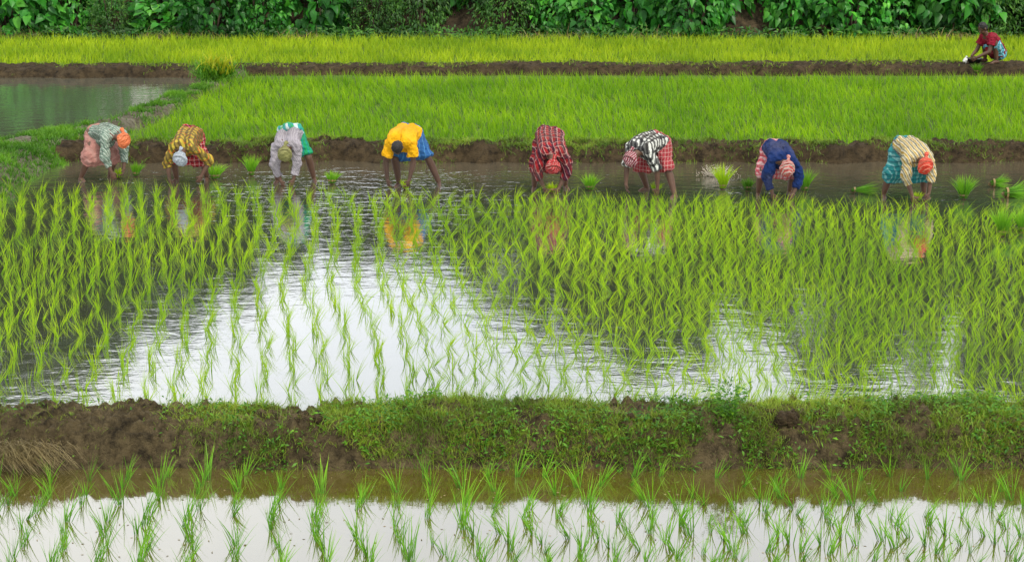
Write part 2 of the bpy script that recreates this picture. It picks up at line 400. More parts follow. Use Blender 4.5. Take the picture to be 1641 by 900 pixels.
    for s in (-1, 1):
        e = np.array(hc+Hs*.031*s*k+Hd*.006*k+Fd*.083*k)
        dl = np.linalg.norm(c-e, axis=1); mi[dl < .014*k] = 1; mi[dl < .009*k] = 2
        e = np.array(hc+Hs*.033*s*k+Hd*.03*k+Fd*.088*k); dv = c-e
        mi[(np.abs(dv@np.array(Hd)) < .006*k) & (np.linalg.norm(dv, axis=1) < .022*k)] = 2
    e = np.array(hc-Hd*.058*k+Fd*.09*k); dv = c-e
    mi[(np.abs(dv@np.array(Hd)) < .009*k) & (np.linalg.norm(dv, axis=1) < .027*k)] = 3
    me.polygons.foreach_set('material_index', mi)
    link('body', me, root)
    if shirt:
        G = Sol()
        for s in (-1, 1):
            G.chain([hipc+Sx*.075*s*k+T*.02*k, mid+Sx*.078*s*k, up+Sx*.085*s*k], [.128*k*bulk, .122*k*bulk, .116*k*bulk])
        G.chain([sh[0], neck-T*.05*k, sh[1]], [.082*k, .090*k, .082*k])
        G.cone(neck-T*.06*k, neck+Hd*.035*k, .085*k, .068*k)
        # slack cloth hanging under the chest
        G.ball(hipc+T*.20*k-V3(0, 0, .09*k), (.155*k, .19*k, .13*k), (Sx, T, Bk))
        for i in (0, 1):
            if sleeve >= 1:
                e2 = elbs[i].lerp(wrs[i], sleeve-1)
                G.chain([sh[i], sh[i].lerp(elbs[i], .5), elbs[i]], [.082*k, .078*k, .070*k])
                G.cone(elbs[i], e2, .068*k, .060*k)
            else:
                e2 = sh[i].lerp(elbs[i], sleeve)
                G.cone(sh[i], e2, .078*k, .088*k)
        g = G.mesh('shirt', .011, 1, .032, 8); set_pat(g, hipc, Sx, T, Bk, 'shirt'); g.materials.append(shirt)
        link('shirt', g, root)
    if lungi:
        G = Sol(); pts = []
        def sph(c_, r_):
            for q in range(6):
                for w in range(10):
                    th = math.pi*(q+.5)/6; ph = 2*math.pi*w/10
                    pts.append(c_+Vector((math.sin(th)*math.cos(ph), math.sin(th)*math.sin(ph), math.cos(th)))*r_)
        for s in (-1, 1): sph(hipc+Sx*.08*s*k-T*.03*k, .125*k)
        sph(hipc+T*.07*k, .12*k)
        hems = []
        for i in (0, 1):
            if hem <= 1: e = hips[i].lerp(knees[i], hem); ld = (knees[i]-hips[i]).normalized()
            else: e = knees[i].lerp(anks[i], hem-1); ld = (anks[i]-knees[i]).normalized()
            sx = ld.orthogonal().normalized(); sy = ld.cross(sx)
            hems.append([e+(sx*math.cos(q*math.pi/6)+sy*math.sin(q*math.pi/6))*.104*k for q in range(12)])
            if hem > 1: pts += [knees[i]+(sx*math.cos(q*math.pi/6)+sy*math.sin(q*math.pi/6))*.098*k for q in range(12)]
        pts += hems[0]+hems[1]
        G.hull(pts)
        g = G.mesh('waist_wrap', .011, 1, .036, 8); set_pat(g, hipc, V3(1, 0, 0), V3(0, 1, 0), V3(0, 0, 1), 'lungi'); g.materials.append(lungi)
        link('waist_wrap', g, root)
    if apron:
        G = Sol()
        G.chain([hipc+Sx*.13*k+Bk*.08*k, hipc+Sx*.14*k+Bk*.02*k-V3(0, 0, .1*k), hipc+Sx*.17*k-V3(0, 0, .28*k)], [.07*k, .08*k, .06*k])
        G.chain([hipc-Sx*.13*k+Bk*.08*k+T*.05*k, hipc+Bk*.13*k+T*.10*k, hipc+Sx*.13*k+Bk*.09*k+T*.05*k], [.07*k, .085*k, .07*k])
        g = G.mesh('sash', .011, 1, .02, 12); set_pat(g, hipc, Sx, T, Bk, 'shirt'); g.materials.append(apron)
        link('sash', g, root)
    if scarf:
        G = Sol()
        G.ball(hc+Hd*.04*k-Fd*.014*k, (.096*k, .108*k, .092*k), (Hs, Fd, Hd))
        G.ball(hc-Hd*.0*k-Fd*.045*k, (.087*k, .072*k, .087*k), (Hs, Fd, Hd))
        for off, tilt in ((.03, .25), (.055, -.15)):
            rp = [hc+Hd*(off+tilt*.08*math.cos(q*math.pi/8))*k+(Hs*math.cos(q*math.pi/8+1.57)*.096+Fd*(math.sin(q*math.pi/8+1.57)*.110-.008))*k for q in range(17)]
            G.chain(rp, [.021*k]*17, 1, 8)
        kn = hc-Fd*.125*k+Hd*.02*k
        G.ball(kn, .03*k, sub=2)
        G.cone(kn, kn-Fd*.03*k-Hd*.10*k+Hs*.03*k, .014*k, .034*k)
        g = G.mesh('headscarf', .008, 1, .010, 20); set_pat(g, hc, Hs, Fd, Hd, 'scarf'); g.materials.append(scarf)
        link('headscarf', g, root)
    elif hair:
        G = Sol()
        G.ball(hc+Hd*.04*k-Fd*.018*k, (.085*k, .094*k, .092*k), (Hs, Fd, Hd))
        G.ball(hc-Hd*.01*k-Fd*.035*k, (.080*k, .07*k, .08*k), (Hs, Fd, Hd))
        g = G.mesh('hair', .008, 1, .008, 40); g.materials.append(M['hair']); link('hair', g, root)
    return root

C = {}
C['s1'] = cloth('striped_grey_shirt', (.22, .30, .24, 1), [(0, .045, .25, 0, (.50, .55, .48, 1), .8), (1, .06, .3, 0, (.05, .10, .08, 1), .6)])
C['l1'] = cloth('salmon_lungi', (.42, .20, .17, 1), [(0, .12, .3, 0, (.48, .30, .26, 1), .3)])
C['h1'] = cloth('orange_scarf', (.78, .19, .07, 1), [(0, .04, .3, 0, (.80, .32, .17, 1), .5)])
C['s2'] = cloth('yellow_plaid_shirt', (.52, .40, .05, 1), [(0, .085, .45, 0, (.03, .04, .02, 1), .75), (1, .085, .4, 0, (.10, .06, .03, 1), .7), (1, .085, .12, .5, (.5, .06, .03, 1), .8)])
C['l2'] = cloth('red_plaid_lungi', (.38, .02, .03, 1), [(0, .08, .22, 0, (.6, .38, .35, 1), .6), (1, .08, .22, 0, (.05, .01, .03, 1), .7), (1, .08, .1, .5, (.7, .5, .45, 1), .5)])
C['h2'] = cloth('grey_blue_scarf', (.40, .46, .54, 1), [(0, .05, .2, 0, (.6, .62, .65, 1), .6)])
C['s3'] = cloth('lavender_grey_shirt', (.33, .30, .34, 1), [(0, .03, .3, 0, (.46, .44, .46, 1), .5)])
C['l3'] = cloth('green_shorts', (.02, .33, .13, 1), [(0, .1, .25, 0, (.02, .2, .3, 1), .6)])
C['a3'] = cloth('teal_sash', (.04, .34, .34, 1), [(0, .11, .4, 0, (.62, .68, .68, 1), .8), (1, .12, .35, 0, (.03, .33, .08, 1), .8)])
C['h3'] = cloth('olive_cap', (.27, .27, .10, 1), [(1, .04, .3, 0, (.18, .18, .06, 1), .5)])
C['s4'] = cloth('yellow_tshirt', (.86, .44, .008, 1), [])
C['l4'] = cloth('blue_wrap', (.03, .12, .33, 1), [(0, .1, .2, 0, (.1, .28, .5, 1), .5)])
C['s5'] = cloth('dark_red_plaid_shirt', (.34, .02, .025, 1), [(0, .085, .4, 0, (.03, .015, .03, 1), .75), (1, .085, .38, 0, (.03, .015, .03, 1), .7), (0, .085, .1, .6, (.6, .42, .38, 1), .6), (1, .085, .1, .6, (.55, .34, .3, 1), .5)])
C['h5'] = cloth('red_check_scarf', (.55, .03, .04, 1), [(0, .045, .25, 0, (.68, .5, .45, 1), .5), (1, .045, .25, 0, (.2, .01, .02, 1), .6)])
C['s6'] = cloth('black_white_gingham', (.66, .67, .62, 1), [(0, .075, .5, 0, (.012, .012, .015, 1), .85), (1, .075, .5, 0, (.012, .012, .015, 1), .85)])
C['l6'] = cloth('maroon_check_lungi', (.33, .035, .045, 1), [(0, .06, .2, 0, (.5, .33, .3, 1), .5), (1, .06, .2, 0, (.5, .33, .3, 1), .45)])
C['h6'] = cloth('maroon_white_scarf', (.33, .03, .06, 1), [(0, .04, .4, 0, (.7, .62, .62, 1), .75), (1, .045, .3, 0, (.15, .01, .03, 1), .6)])
C['s7'] = cloth('navy_shirt', (.010, .03, .13, 1), [])
C['l7'] = cloth('pink_plaid_lungi', (.58, .36, .36, 1), [(0, .07, .4, 0, (.40, .03, .05, 1), .75), (1, .07, .35, 0, (.40, .03, .05, 1), .7)])
C['h7'] = cloth('red_striped_cap', (.62, .42, .38, 1), [(1, .035, .5, 0, (.48, .03, .03, 1), .85)])
C['s8'] = cloth('yellow_striped_shirt', (.55, .48, .28, 1), [(0, .075, .3, 0, (.48, .28, .02, 1), .85), (0, .075, .16, .45, (.03, .06, .12, 1), .85), (0, .075, .1, .75, (.75, .75, .7, 1), .8)])
C['l8'] = cloth('teal_plaid_lungi', (.03, .24, .25, 1), [(0, .07, .3, 0, (.30, .52, .50, 1), .5), (1, .07, .3, 0, (.01, .09, .12, 1), .7)])
C['h8'] = cloth('bright_red_scarf', (.68, .06, .035, 1), [(1, .04, .3, 0, (.75, .3, .2, 1), .6)])
C['s9'] = cloth('maroon_shirt', (.26, .012, .03, 1), [])
C['l9'] = cloth('light_blue_shorts', (.10, .42, .55, 1), [(0, .07, .3, 0, (.5, .66, .70, 1), .6)])

def W(px, py): p = P(px, py); return (p.x, p.y, 0)
person(W(160, 286), 48, 'person bending in a grey-green striped shirt, salmon lungi and orange headscarf', 1.04, .75, -2, -14,
       feet=((-.30, .10), (.16, -.06)), hands=((-.14, -.56, .12), (.14, -.50, .12)), shirt=C['s1'], lungi=C['l1'], scarf=C['h1'], sleeve=1.7, hem=1.28, roll=6)
person(W(308, 290), -8, 'person bending in a yellow and black plaid shirt, red plaid lungi and pale blue-grey headscarf', 1.05, .75, -22, -34, tx=.08,
       feet=((-.25, -.05), (.2, .15)), hands=((-.24, -.42, .1), (.28, -.34, .16)), shirt=C['s2'], lungi=C['l2'], scarf=C['h2'], sleeve=1.3, hem=1.1, bulk=1.08, roll=-8)
person(W(468, 291), 4, 'person bending in a lavender-grey shirt, green shorts, teal and white sash and olive head cloth', 1.04, .79, -20, -22, tx=-.12,
       feet=((-.24, -.05), (.36, .08)), hands=((-.16, -.42, .1), (.05, -.46, .1)), shirt=C['s3'], lungi=C['l3'], scarf=C['h3'], sleeve=1.75, hem=.9, apron=C['a3'], roll=8)
person(W(656, 296), -6, 'bareheaded person bending in a bright yellow T-shirt and blue wrap', 1.09, .80, -14, -6, tx=-.12,
       feet=((-.16, -.08), (.48, .06)), hands=((-.30, -.40, .1), (.08, -.50, .1)), shirt=C['s4'], lungi=C['l4'], scarf=None, sleeve=.7, hem=.95, skin='skin2', bulk=1.12, roll=5)
person(W(880, 303), 4, 'person bending low, wrapped in dark red plaid cloth with a red checked headscarf', 1.09, .81, -28, -46,
       feet=((-.24, 0), (.27, .06)), hands=((-.12, -.42, .1), (.12, -.42, .1)), shirt=C['s5'], lungi=C['s5'], scarf=C['h5'], sleeve=1.5, hem=1.3, bulk=1.16, roll=-3)
person(W(1052, 308), -40, 'person bending in a black and white checked shirt, maroon checked lungi and maroon-white headscarf', 1.07, .78, -12, -30,
       feet=((-.25, .08), (.46, -.16)), hands=((-.24, -.52, .1), (.26, -.34, .14)), shirt=C['s6'], lungi=C['l6'], scarf=C['h6'], sleeve=.95, hem=1.12, bulk=1.08, roll=-8)
person(W(1238, 312), 6, 'person bending in a navy blue shirt, pink plaid lungi and red striped cap', 1.04, .72, -16, -20, tx=.06,
       feet=((-.24, -.03), (.30, .10)), hands=((-.12, -.45, .1), (.22, -.42, .1)), shirt=C['s7'], lungi=C['l7'], scarf=C['h7'], sleeve=1.7, hem=1.1, bulk=1.12, roll=-8)
person(W(1445, 316), 10, 'person bending in a yellow striped shirt, teal plaid lungi and bright red headscarf', 1.06, .79, -17, -20, tx=.10,
       feet=((-.28, .06), (.36, -.02)), hands=((-.04, -.5, .1), (.26, -.44, .1)), shirt=C['s8'], lungi=C['l8'], scarf=C['h8'], sleeve=1.4, hem=1.35, bulk=1.1, roll=5)
sq = P(1598, 101, .31)
person((sq.x, sq.y, .31), -68, 'person squatting on the far bank in a maroon shirt and light blue shorts', 1.22, .20, 50, 55,
       feet=((-.24, -.20), (.20, -.18)), hands=((-.1, -.72, .20), (.1, -.70, .18)), shirt=C['s9'], lungi=C['l9'], scarf=None, sleeve=.55, hem=.85,
       footz=.01, kneepole=(0, -1, .8), elbowpole=(.6, .5, -.6), skin='skin', bulk=1.08)

# ------------------------------------------------------------------ basin and bag beside the squatting person
def lathe(name, prof, mat, parent=None, seg=28):
    V = []; n = len(prof)
    for r, z in prof:
        for q in range(seg):
            a = 2*math.pi*q/seg; V.append((r*math.cos(a), r*math.sin(a), z))
    Q = [(i*seg+q, i*seg+(q+1) % seg, (i+1)*seg+(q+1) % seg, (i+1)*seg+q) for i in range(n-1) for q in range(seg)]
    return link(name, mesh_np(name, V, Q, mat=mat, smooth=True), parent)
bp = P(1561, 101, .31)
b0 = tag(empty('basin', (bp.x, bp.y, .315)), 'black round basin on the far bank in front of the squatting person', 'basin')
lathe('bowl', [(.005, .0), (.13, 0), (.19, .10), (.20, .11), (.185, .105), (.12, .015), (.005, .012)], M['black'], b0)
lathe('rim', [(.197, .110), (.205, .112), (.205, .117), (.197, .118), (.193, .114), (.197, .110)], M['grey_wall'], b0)
bg = P(1545, 101, .31)
G = Sol(); G.ball((0, 0, .06), (.06, .05, .065)); G.chain([(0, 0, .10), (.01, 0, .13), (.03, 0, .16)], [.025, .016, .024])
g = G.mesh('plastic_bag', .008, 1, .02, 25); g.materials.append(M['white'])
o = link('plastic_bag', g); o.location = (bg.x, bg.y-.1, .32); tag(o, 'small knotted white plastic bag beside the black basin', 'bag')

# ------------------------------------------------------------------ the setting : ground and water
def sheet(name, x0, x1, y0, y1, z, mat):
    me = mesh_np(name, [(x0, y0, z), (x1, y0, z), (x1, y1, z), (x0, y1, z)], [(0, 1, 2, 3)], mat=mat)
    return tag(link(name, me), kind='structure')
ZN = -.14
sheet('ground', -3000, 3000, -500, 3500, -.35, M['ground'])
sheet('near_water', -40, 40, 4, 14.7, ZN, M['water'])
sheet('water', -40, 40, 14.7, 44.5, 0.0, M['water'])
sheet('far_field_ground', -60, 60, 43.7, 62, .08, M['fieldsoil'])
dA = P(398, 114); dB = P(195, 224)
def xdiag(y): return dA.x+(dB.x-dA.x)*(y-dA.y)/(dB.y-dA.y)
Vm = [(xdiag(43.4)+.1, 43.4, .05), (40, 43.4, .05), (40, 30.6, .05), (xdiag(30.6)+.1, 30.6, .05)]
tag(link('middle_field_ground', mesh_np('middle_field_ground', Vm, [(3, 2, 1, 0)], mat=M['fieldsoil'])), kind='structure')

def ridge(name, pts, width, top, height, mat, step=.05, nt=36, amp=.05, wob=.12, z0=-.13, seed=0, rough=.6, kern=.7):
    pts = [Vector(p[:2]).to_3d() for p in pts]
    cum = [0]
    for i in range(1, len(pts)): cum.append(cum[-1]+(pts[i]-pts[i-1]).length)
    L = cum[-1]; ns = int(L/step)+1
    s = np.linspace(0, L, ns)
    X = np.interp(s, cum, [p.x for p in pts]); Y = np.interp(s, cum, [p.y for p in pts])
    ker = max(3, int(kern/step)); kk = np.ones(ker)/ker
    if ns > ker*2 and len(pts) > 2:
        X = np.convolve(np.pad(X, ker, 'edge'), kk, 'same')[ker:-ker]; Y = np.convolve(np.pad(Y, ker, 'edge'), kk, 'same')[ker:-ker]
    dx = np.gradient(X); dy = np.gradient(Y); l = np.hypot(dx, dy)+1e-9; nx = -dy/l; ny = dx/l
    Wd = np.interp(s, cum, width) if hasattr(width, '__len__') else np.full(ns, width)
    Hh = np.interp(s, np.linspace(0, L, len(height)), height) if hasattr(height, '__len__') else np.full(ns, height)
    V = np.zeros((ns, nt, 3))
    for i in range(ns):
        n1 = noise.noise(Vector((s[i]*.9, seed, 0)))*wob; n2 = noise.noise(Vector((s[i]*2.7, seed+9, 0)))*wob*.5
        for j in range(nt):
            t = -1+2*j/(nt-1)
            off = t*Wd[i]/2+n1+n2*(1 if t < 0 else -1)
            x = X[i]+nx[i]*off; y = Y[i]+ny[i]*off
            e = min(1, (1-abs(t))/(1-top)); e = e*e*(3-2*e)*.6+e*.4
            nz = noise.fractal(Vector((x*2.2, y*2.2, seed)), 1.0, 2.0, 5)
            nz2 = abs(noise.noise(Vector((x*9, y*9, seed+3))))+.5*abs(noise.noise(Vector((x*22, y*22, seed+3))))
            z = z0+(Hh[i]-z0)*e+(nz*amp+nz2*amp*rough)*min(1, e*2)+noise.noise(Vector((s[i]*.6, seed, 5)))*amp*.7*e
            V[i, j] = (x, y, z)
    idx = np.arange(ns*nt).reshape(ns, nt)
    Q = np.stack([idx[:-1, :-1], idx[1:, :-1], idx[1:, 1:], idx[:-1, 1:]], -1).reshape(-1, 4)
    o = tag(link(name, mesh_np(name, V, Q, mat=mat, smooth=True)), kind='structure')
    return V
def scatter(V, n, mask=None, trange=(0, 1)):
    ns, nt, _ = V.shape
    i = rng.uniform(0, ns-1.001, n); j = rng.uniform(trange[0]*(nt-1), trange[1]*(nt-1)-.001, n)
    ii = i.astype(int); jj = j.astype(int); fi = (i-ii)[:, None]; fj = (j-jj)[:, None]
    p = V[ii, jj]*(1-fi)*(1-fj)+V[ii+1, jj]*fi*(1-fj)+V[ii, jj+1]*(1-fi)*fj+V[ii+1, jj+1]*fi*fj
    if mask is not None:
        m = np.array([mask(*q) for q in p.tolist()]); p = p[rng.random(len(p)) < m]
    return p
def nz(x, y, f, s=0): return noise.fractal(Vector((x*f, y*f, s)), 1, 2, 3)

nearV = ridge('near_earth_bank', [(-8, 14.72), (8, 14.76)], 1.25, .40, [.16, .16, .19, .20, .20], M['mud'], .02, 70, .055, .08, z0=-.26, seed=2, rough=2.2)
backV = ridge('middle_earth_bank', [(P(120, 240).x, 30.4), (20, 30.5)], 1.25, .4, .24, M['mud_far'], .05, 30, .08, .35, seed=5, rough=1.4)
farV = ridge('far_earth_bank', [(-26, 43.75), (26, 43.75)], 1.8, .5, [.20, .22, .28, .28], M['mud_far'], .07, 24, .06, .3, seed=8, rough=1.2)
diagV = ridge('side_earth_bank', [P(405, 112), P(330, 150), P(238, 193), P(130, 226), P(0, 262), P(-150, 318)], [.75, .8, .9, 1.3, 2.6, 3.4], .45, [.13, .15, .17, .2, .26, .3], M['path'], .05, 30, .05, .35, seed=11, rough=1.2)
hedgeV = ridge('hedge_embankment', [(-40, 56.4), (40, 56.4)], 5.5, .35, 1.4, M['soil'], .2, 24, .15, .3, seed=14)

def grass(p, h, w, spread=.45, nb=3, rad=.02, K=3):
    return hills(p, np.zeros((len(p), 2)), nb, h, w, K, spread, rad)
def gm_near(x, y, z):
    px, _ = to_px(x, y, z)
    m = np.interp(px, [230, 320, 390, 430], [.05, .3, .65, 1.0])
    k = nz(x, y*1.6, 1.3, 3)*1.7+.74+noise.noise(Vector((x*5, y*5, z*5)))*.45
    if px > 1150: k -= .08
    k = max(.08, min(1, k*1.7-.30))
    if z > .19: k *= .6
    return k*float(m)*(1 if z > .02 else (.85 if z > -.09 else .35))
p = scatter(nearV, 85000, gm_near, (.04, .92)); n0 = len(p)
parts = [grass(p, .050, .0055, .7, 3)]
p = scatter(nearV, 19000, gm_near, (.02, .92))
parts.append(grass(p, .125, .0062, .7, 4))
p = scatter(nearV, 3500, lambda x, y, z: .35, (.3, .9)); parts.append(grass(p, .05, .006, .8, 3))
V, Q, A = cat(*parts)
tag(link('bank_grass', mesh_np('bank_grass', V, Q, A, M['grass'])), 'tufted green grass growing over the near muddy bank', 'grass', kind='stuff')
p = scatter(nearV, 42000, lambda x, y, z: gm_near(x, y, z)*(1 if nz(x, y, 1.1, 8) > -.05 else .1), (.04, .9))
n = len(p); p[:, 2] += rng.uniform(.01, .10, n)
ax = np.stack([rng.normal(0, 1, n), rng.normal(-.4, .8, n), rng.normal(.1, .5, n)], 1)
V, Q, A = leaves(p, ax, rng.uniform(.020, .065, n), rng.uniform(.008, .026, n), big=False)
tag(link('bank_weeds', mesh_np('bank_weeds', V, Q, A, M['weed'])), 'small leafy weeds creeping over the near bank', 'weeds', kind='stuff')
print('near grass', n0, n)

p1 = scatter(backV, 24000, lambda x, y, z: max(0, min(1, nz(x, y, .9, 4)*1.8+.55))*(1 if z > .18 else .42), (.05, 1))
V, Q, A = grass(p1, .11, .013, .7, 3)
tag(link('middle_bank_grass', mesh_np('middle_bank_grass', V, Q, A, M['grass'])), 'short grass fringing the muddy bank behind the workers', 'grass', kind='stuff')
p1 = scatter(farV, 9000, lambda x, y, z: max(0, min(1, nz(x, y, .5, 4)*1.2+.4))*(1 if z > .22 else .2), (.1, 1))
V, Q, A = grass(p1, .11, .02, .6, 3)
tag(link('far_bank_grass', mesh_np('far_bank_grass', V, Q, A, M['grass'])), 'short grass along the far muddy bank', 'grass', kind='stuff')
def gm_d(x, y, z):
    px, py = to_px(x, y, z)
    k = nz(x, y, .8, 6)*1.6+.75
    if py < 212: k = nz(x, y, 1.2, 6)*1.6+.1
    return max(0.03, min(1, k))
p1 = scatter(diagV, 34000, gm_d, (0, 1))
V, Q, A = grass(p1, .13, .013, .5, 3)
tag(link('side_bank_grass', mesh_np('side_bank_grass', V, Q, A, M['weed'])), 'lush grass on the bank between pond and paddy at left', 'grass', kind='stuff')

# ------------------------------------------------------------------ rice
AL = R(-6.7); dirv = np.array([math.sin(AL), math.cos(AL)]); latv = np.array([math.cos(AL), -math.sin(AL)])
def paddy(y0, ybk, sp_l, sp_r, du, seed, amp):
    pos, lean = [], []
    v = -16.0
    while v < 18:
        u = y0-2; ph = noise.noise(Vector((v*.35, seed, 0)))*2+v*1.1
        right = v > .8; per = .95 if right else 1.1
        while u < 32:
            x, y = dirv*u+latv*v
            wave = 2*math.pi*u/per+ph+noise.noise(Vector((u*.7, v*.6, seed)))*2.2
            x += .035*math.sin(wave)+random.gauss(0, .014); y += random.gauss(0, .015)
            x += noise.noise(Vector((v*.18, u*.15, seed+4)))*.75
            if y0 < y < ybk(x, y) and abs(x) < .33*y+1.6 and random.random() > .05:
                pos.append((x, y, -.01))
                sgn = math.copysign(abs(math.cos(wave))**.5, math.cos(wave))
                lean.append(((.34 if not right else .60)*amp*sgn+random.gauss(0, .15)+.12, random.gauss(-.05, .14)))
            u += du*random.uniform(.85, 1.15)
        v += sp_l if v < .5 else sp_r
    return np.array(pos), np.array(lean)
def yback(x, y):
    px, _ = to_px(x, y)
    py = np.interp(px, [-100, 0, 300, 800, 1200, 1641, 1800], [304, 304, 308, 318, 326, 340, 342])+noise.noise(Vector((x*1.5, 3, 1)))*8
    return P(px, float(py)).y
mp, ml = paddy(15.2, yback, .265, .20, .13, 1, 1)
fp, fl = paddy(10.3, lambda x, y: 14.08, .28, .26, .19, 2, .9)
fp[:, 2] = ZN-.01
keep = (rng.random(len(fp)) > np.where(fp[:, 1] > 13.1, .34, .06)); fp = fp[keep]; fl = fl[keep]*.8
print('HILLS', len(mp), len(fp))
ST = dict(power=1.2, droop=.2)
variants, variants2 = [], []
for i in range(12):
    ln = np.array([[(-.66+.12*i), rng.normal(0, .1)]])
    V, Q, A = hills(np.zeros((1, 3)), ln, 11, .28, .0085, 4, .25, .014, **ST)
    variants.append(mesh_np('rice_tuft', V, Q, A, M['rice_near']))
for i in range(12):
    ln = np.array([[(-.66+.12*i), rng.normal(0, .1)]])
    V, Q, A = hills(np.zeros((1, 3)), ln, 5, .26, .0066, 4, .17, .007, **ST)
    variants2.append(mesh_np('rice_tuft_bright', V, Q, A, M['rice']))
cand = []
for i, q in enumerate(fp):
    px, py = to_px(q[0], q[1], ZN); vis = -15 < px < 1656 and py < 925
    cand.append((0 if vis else 9, q[1], 'f', i))
for i, q in enumerate(mp):
    px, py = to_px(q[0], q[1]); cand.append((1 if -15 < px < 1656 and py < 668 else 9, q[1], 'm', i))
cand.sort()
solo = [c for c in cand if c[0] < 9][:300]; sf = {c[3] for c in solo if c[2] == 'f'}; sm = {c[3] for c in solo if c[2] == 'm'}
for _, _, t, i in solo:
    q, ln = (fp[i], fl[i]) if t == 'f' else (mp[i], ml[i])
    vi = int(np.clip(round((ln[0]+.66)/.12), 0, 11))
    o = bpy.data.objects.new('rice_tuft', (variants if t == 'f' else variants2)[vi]); col.objects.link(o)
    o.location = q; o.rotation_euler = (0, 0, random.uniform(-.5, .5)); s = random.uniform(.72, 1.15); o.scale = (s, s, s*random.uniform(.9, 1.1))
    if t == 'f': tag(o, 'green rice tuft standing in the nearest strip of water, in front of the grassy bank', 'rice plant', 'rice tufts in the nearest water')
    else: tag(o, 'bright green rice tuft in the first rows just behind the near bank', 'rice plant', 'rice tufts just behind the near bank')
rm = np.array([i for i in range(len(mp)) if i not in sm]); rf = np.array([i for i in range(len(fp)) if i not in sf])
V, Q, A = hills(mp[rm], ml[rm], 5, .265, .0074, 3, .17, .008, **ST)
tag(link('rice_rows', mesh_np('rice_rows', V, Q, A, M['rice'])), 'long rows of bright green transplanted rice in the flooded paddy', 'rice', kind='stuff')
if len(rf):
    V, Q, A = hills(fp[rf], fl[rf], 11, .28, .0085, 3, .25, .014, **ST)
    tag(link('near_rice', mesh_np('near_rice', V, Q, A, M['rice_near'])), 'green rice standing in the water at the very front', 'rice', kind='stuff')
def field(y0, y1, sp, xl, xr, z):
    ys = np.arange(y0, y1, sp); out = []
    for y in ys:
        xs = np.arange(xl(y), xr(y), sp); out.append(np.stack([xs+rng.normal(0, sp*.3, len(xs)), np.full(len(xs), y)+rng.normal(0, sp*.3, len(xs)), np.full(len(xs), z)], 1))
    return np.concatenate(out)
mf = field(31.1, 41.9, .17, lambda y: xdiag(y)+.4, lambda y: .33*y+2, .05)
ln = np.array([(.4*noise.noise(Vector((q[0]*.9, q[1]*.9, 2)))-.15, -.05) for q in mf])
V, Q, A = hills(mf, ln, 7, .31, .013, 2, .28, .03)
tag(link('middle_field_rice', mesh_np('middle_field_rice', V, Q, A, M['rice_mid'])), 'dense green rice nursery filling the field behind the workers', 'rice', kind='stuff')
ff = field(44.8, 51.9, .18, lambda y: -.33*y-3, lambda y: .33*y+3, .08)
ln = np.array([(.2*noise.noise(Vector((q[0]*.6, q[1]*.6, 5))), 0) for q in ff])
V, Q, A = hills(ff, ln, 6, .31, .019, 2, .28, .05)
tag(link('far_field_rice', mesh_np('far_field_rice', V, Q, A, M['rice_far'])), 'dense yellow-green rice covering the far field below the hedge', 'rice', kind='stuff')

# ------------------------------------------------------------------ seedling bundles
def bundle(px, py, h, label, z=0.0, lean=(0, 0), n=130, flat=False, wide=1.0, group=None, mat='rice'):
    p = P(px, py, z); root = tag(empty('seedling_bundle', (p.x, p.y, z)), label, 'seedling bundle', group)
    a = rng.uniform(0, 2*np.pi, n); r = np.sqrt(rng.random(n))*.045*wide
    base = np.stack([r*np.cos(a), r*np.sin(a), np.full(n, .02)], 1)
    D = np.stack([np.cos(a), np.sin(a)], 1)*rng.uniform(.05, .6, n)[:, None]*wide+np.array(lean)[None, :]
    V, Q, A = blades(base, D, h*rng.uniform(.75, 1.1, n), .013, 3, power=1.4)
    if flat:
        V = V[:, [2, 1, 0]]; V[:, 2] = V[:, 2]*.6+.07
    link('leaves', mesh_np('leaves', V, Q, A, M[mat]), root)
    m = 40; a = rng.uniform(0, 2*np.pi, m)
    base = np.stack([.045*np.cos(a), .045*np.sin(a), np.full(m, .07)], 1)
    V, Q, A = blades(base, np.stack([np.cos(a), np.sin(a)], 1)*.3, np.full(m, -.10), .018, 2)
    if flat: V = V[:, [2, 1, 0]]; V[:, 2] += .05
    link('roots', mesh_np('roots', V, Q, A, M['roots']), root)
    seg = 16; Vt = []
    for z_, rr in ((.055, .052*wide), (.085, .056*wide)):
        for q in range(seg): Vt.append((rr*math.cos(q*2*math.pi/seg), rr*math.sin(q*2*math.pi/seg), z_))
    Vt = np.array(Vt)
    if flat: Vt = Vt[:, [2, 1, 0]]; Vt[:, 2] += .07
    Qt = [(q, (q+1) % seg, seg+(q+1) % seg, seg+q) for q in range(seg)]
    link('tie', mesh_np('tie', Vt, Qt, np.full((len(Vt), 3), .5), M['straw']), root)
    return root
bundle(218, 283, .24, 'small seedling bundle in the water right of the person in orange headscarf', lean=(.2, 0), mat='rice_near')
bundle(345, 287, .28, 'seedling bundle leaning in the water right of the person in yellow and black plaid', lean=(.2, 0), wide=1.5, mat='rice_near')
bundle(403, 282, .36, 'upright seedling bundle left of the person with the olive head cloth', lean=(.0, 0), mat='rice_near')
bundle(532, 295, .22, 'low seedling bundle in the water right of the person with the teal sash', lean=(.2, 0), wide=1.3, mat='rice_near')
bundle(945, 305, .27, 'seedling bundle in the water right of the person in dark red plaid', lean=(.0, 0), wide=1.3, mat='rice_near')
bundle(1158, 303, .42, 'tall upright seedling bundle in front of the water splash', lean=(0, 0), wide=1.1, n=170)
bundle(1198, 306, .20, 'small dark seedling bundle just left of the person in the navy shirt', wide=1.1, mat='weed')
bundle(1290, 307, .38, 'slim upright seedling bundle right of the person in the navy shirt', mat='rice_near')
bundle(1362, 311, .48, 'seedling bundle lying flat on the water left of the person in the striped shirt', flat=True, wide=.8, mat='rice_near')
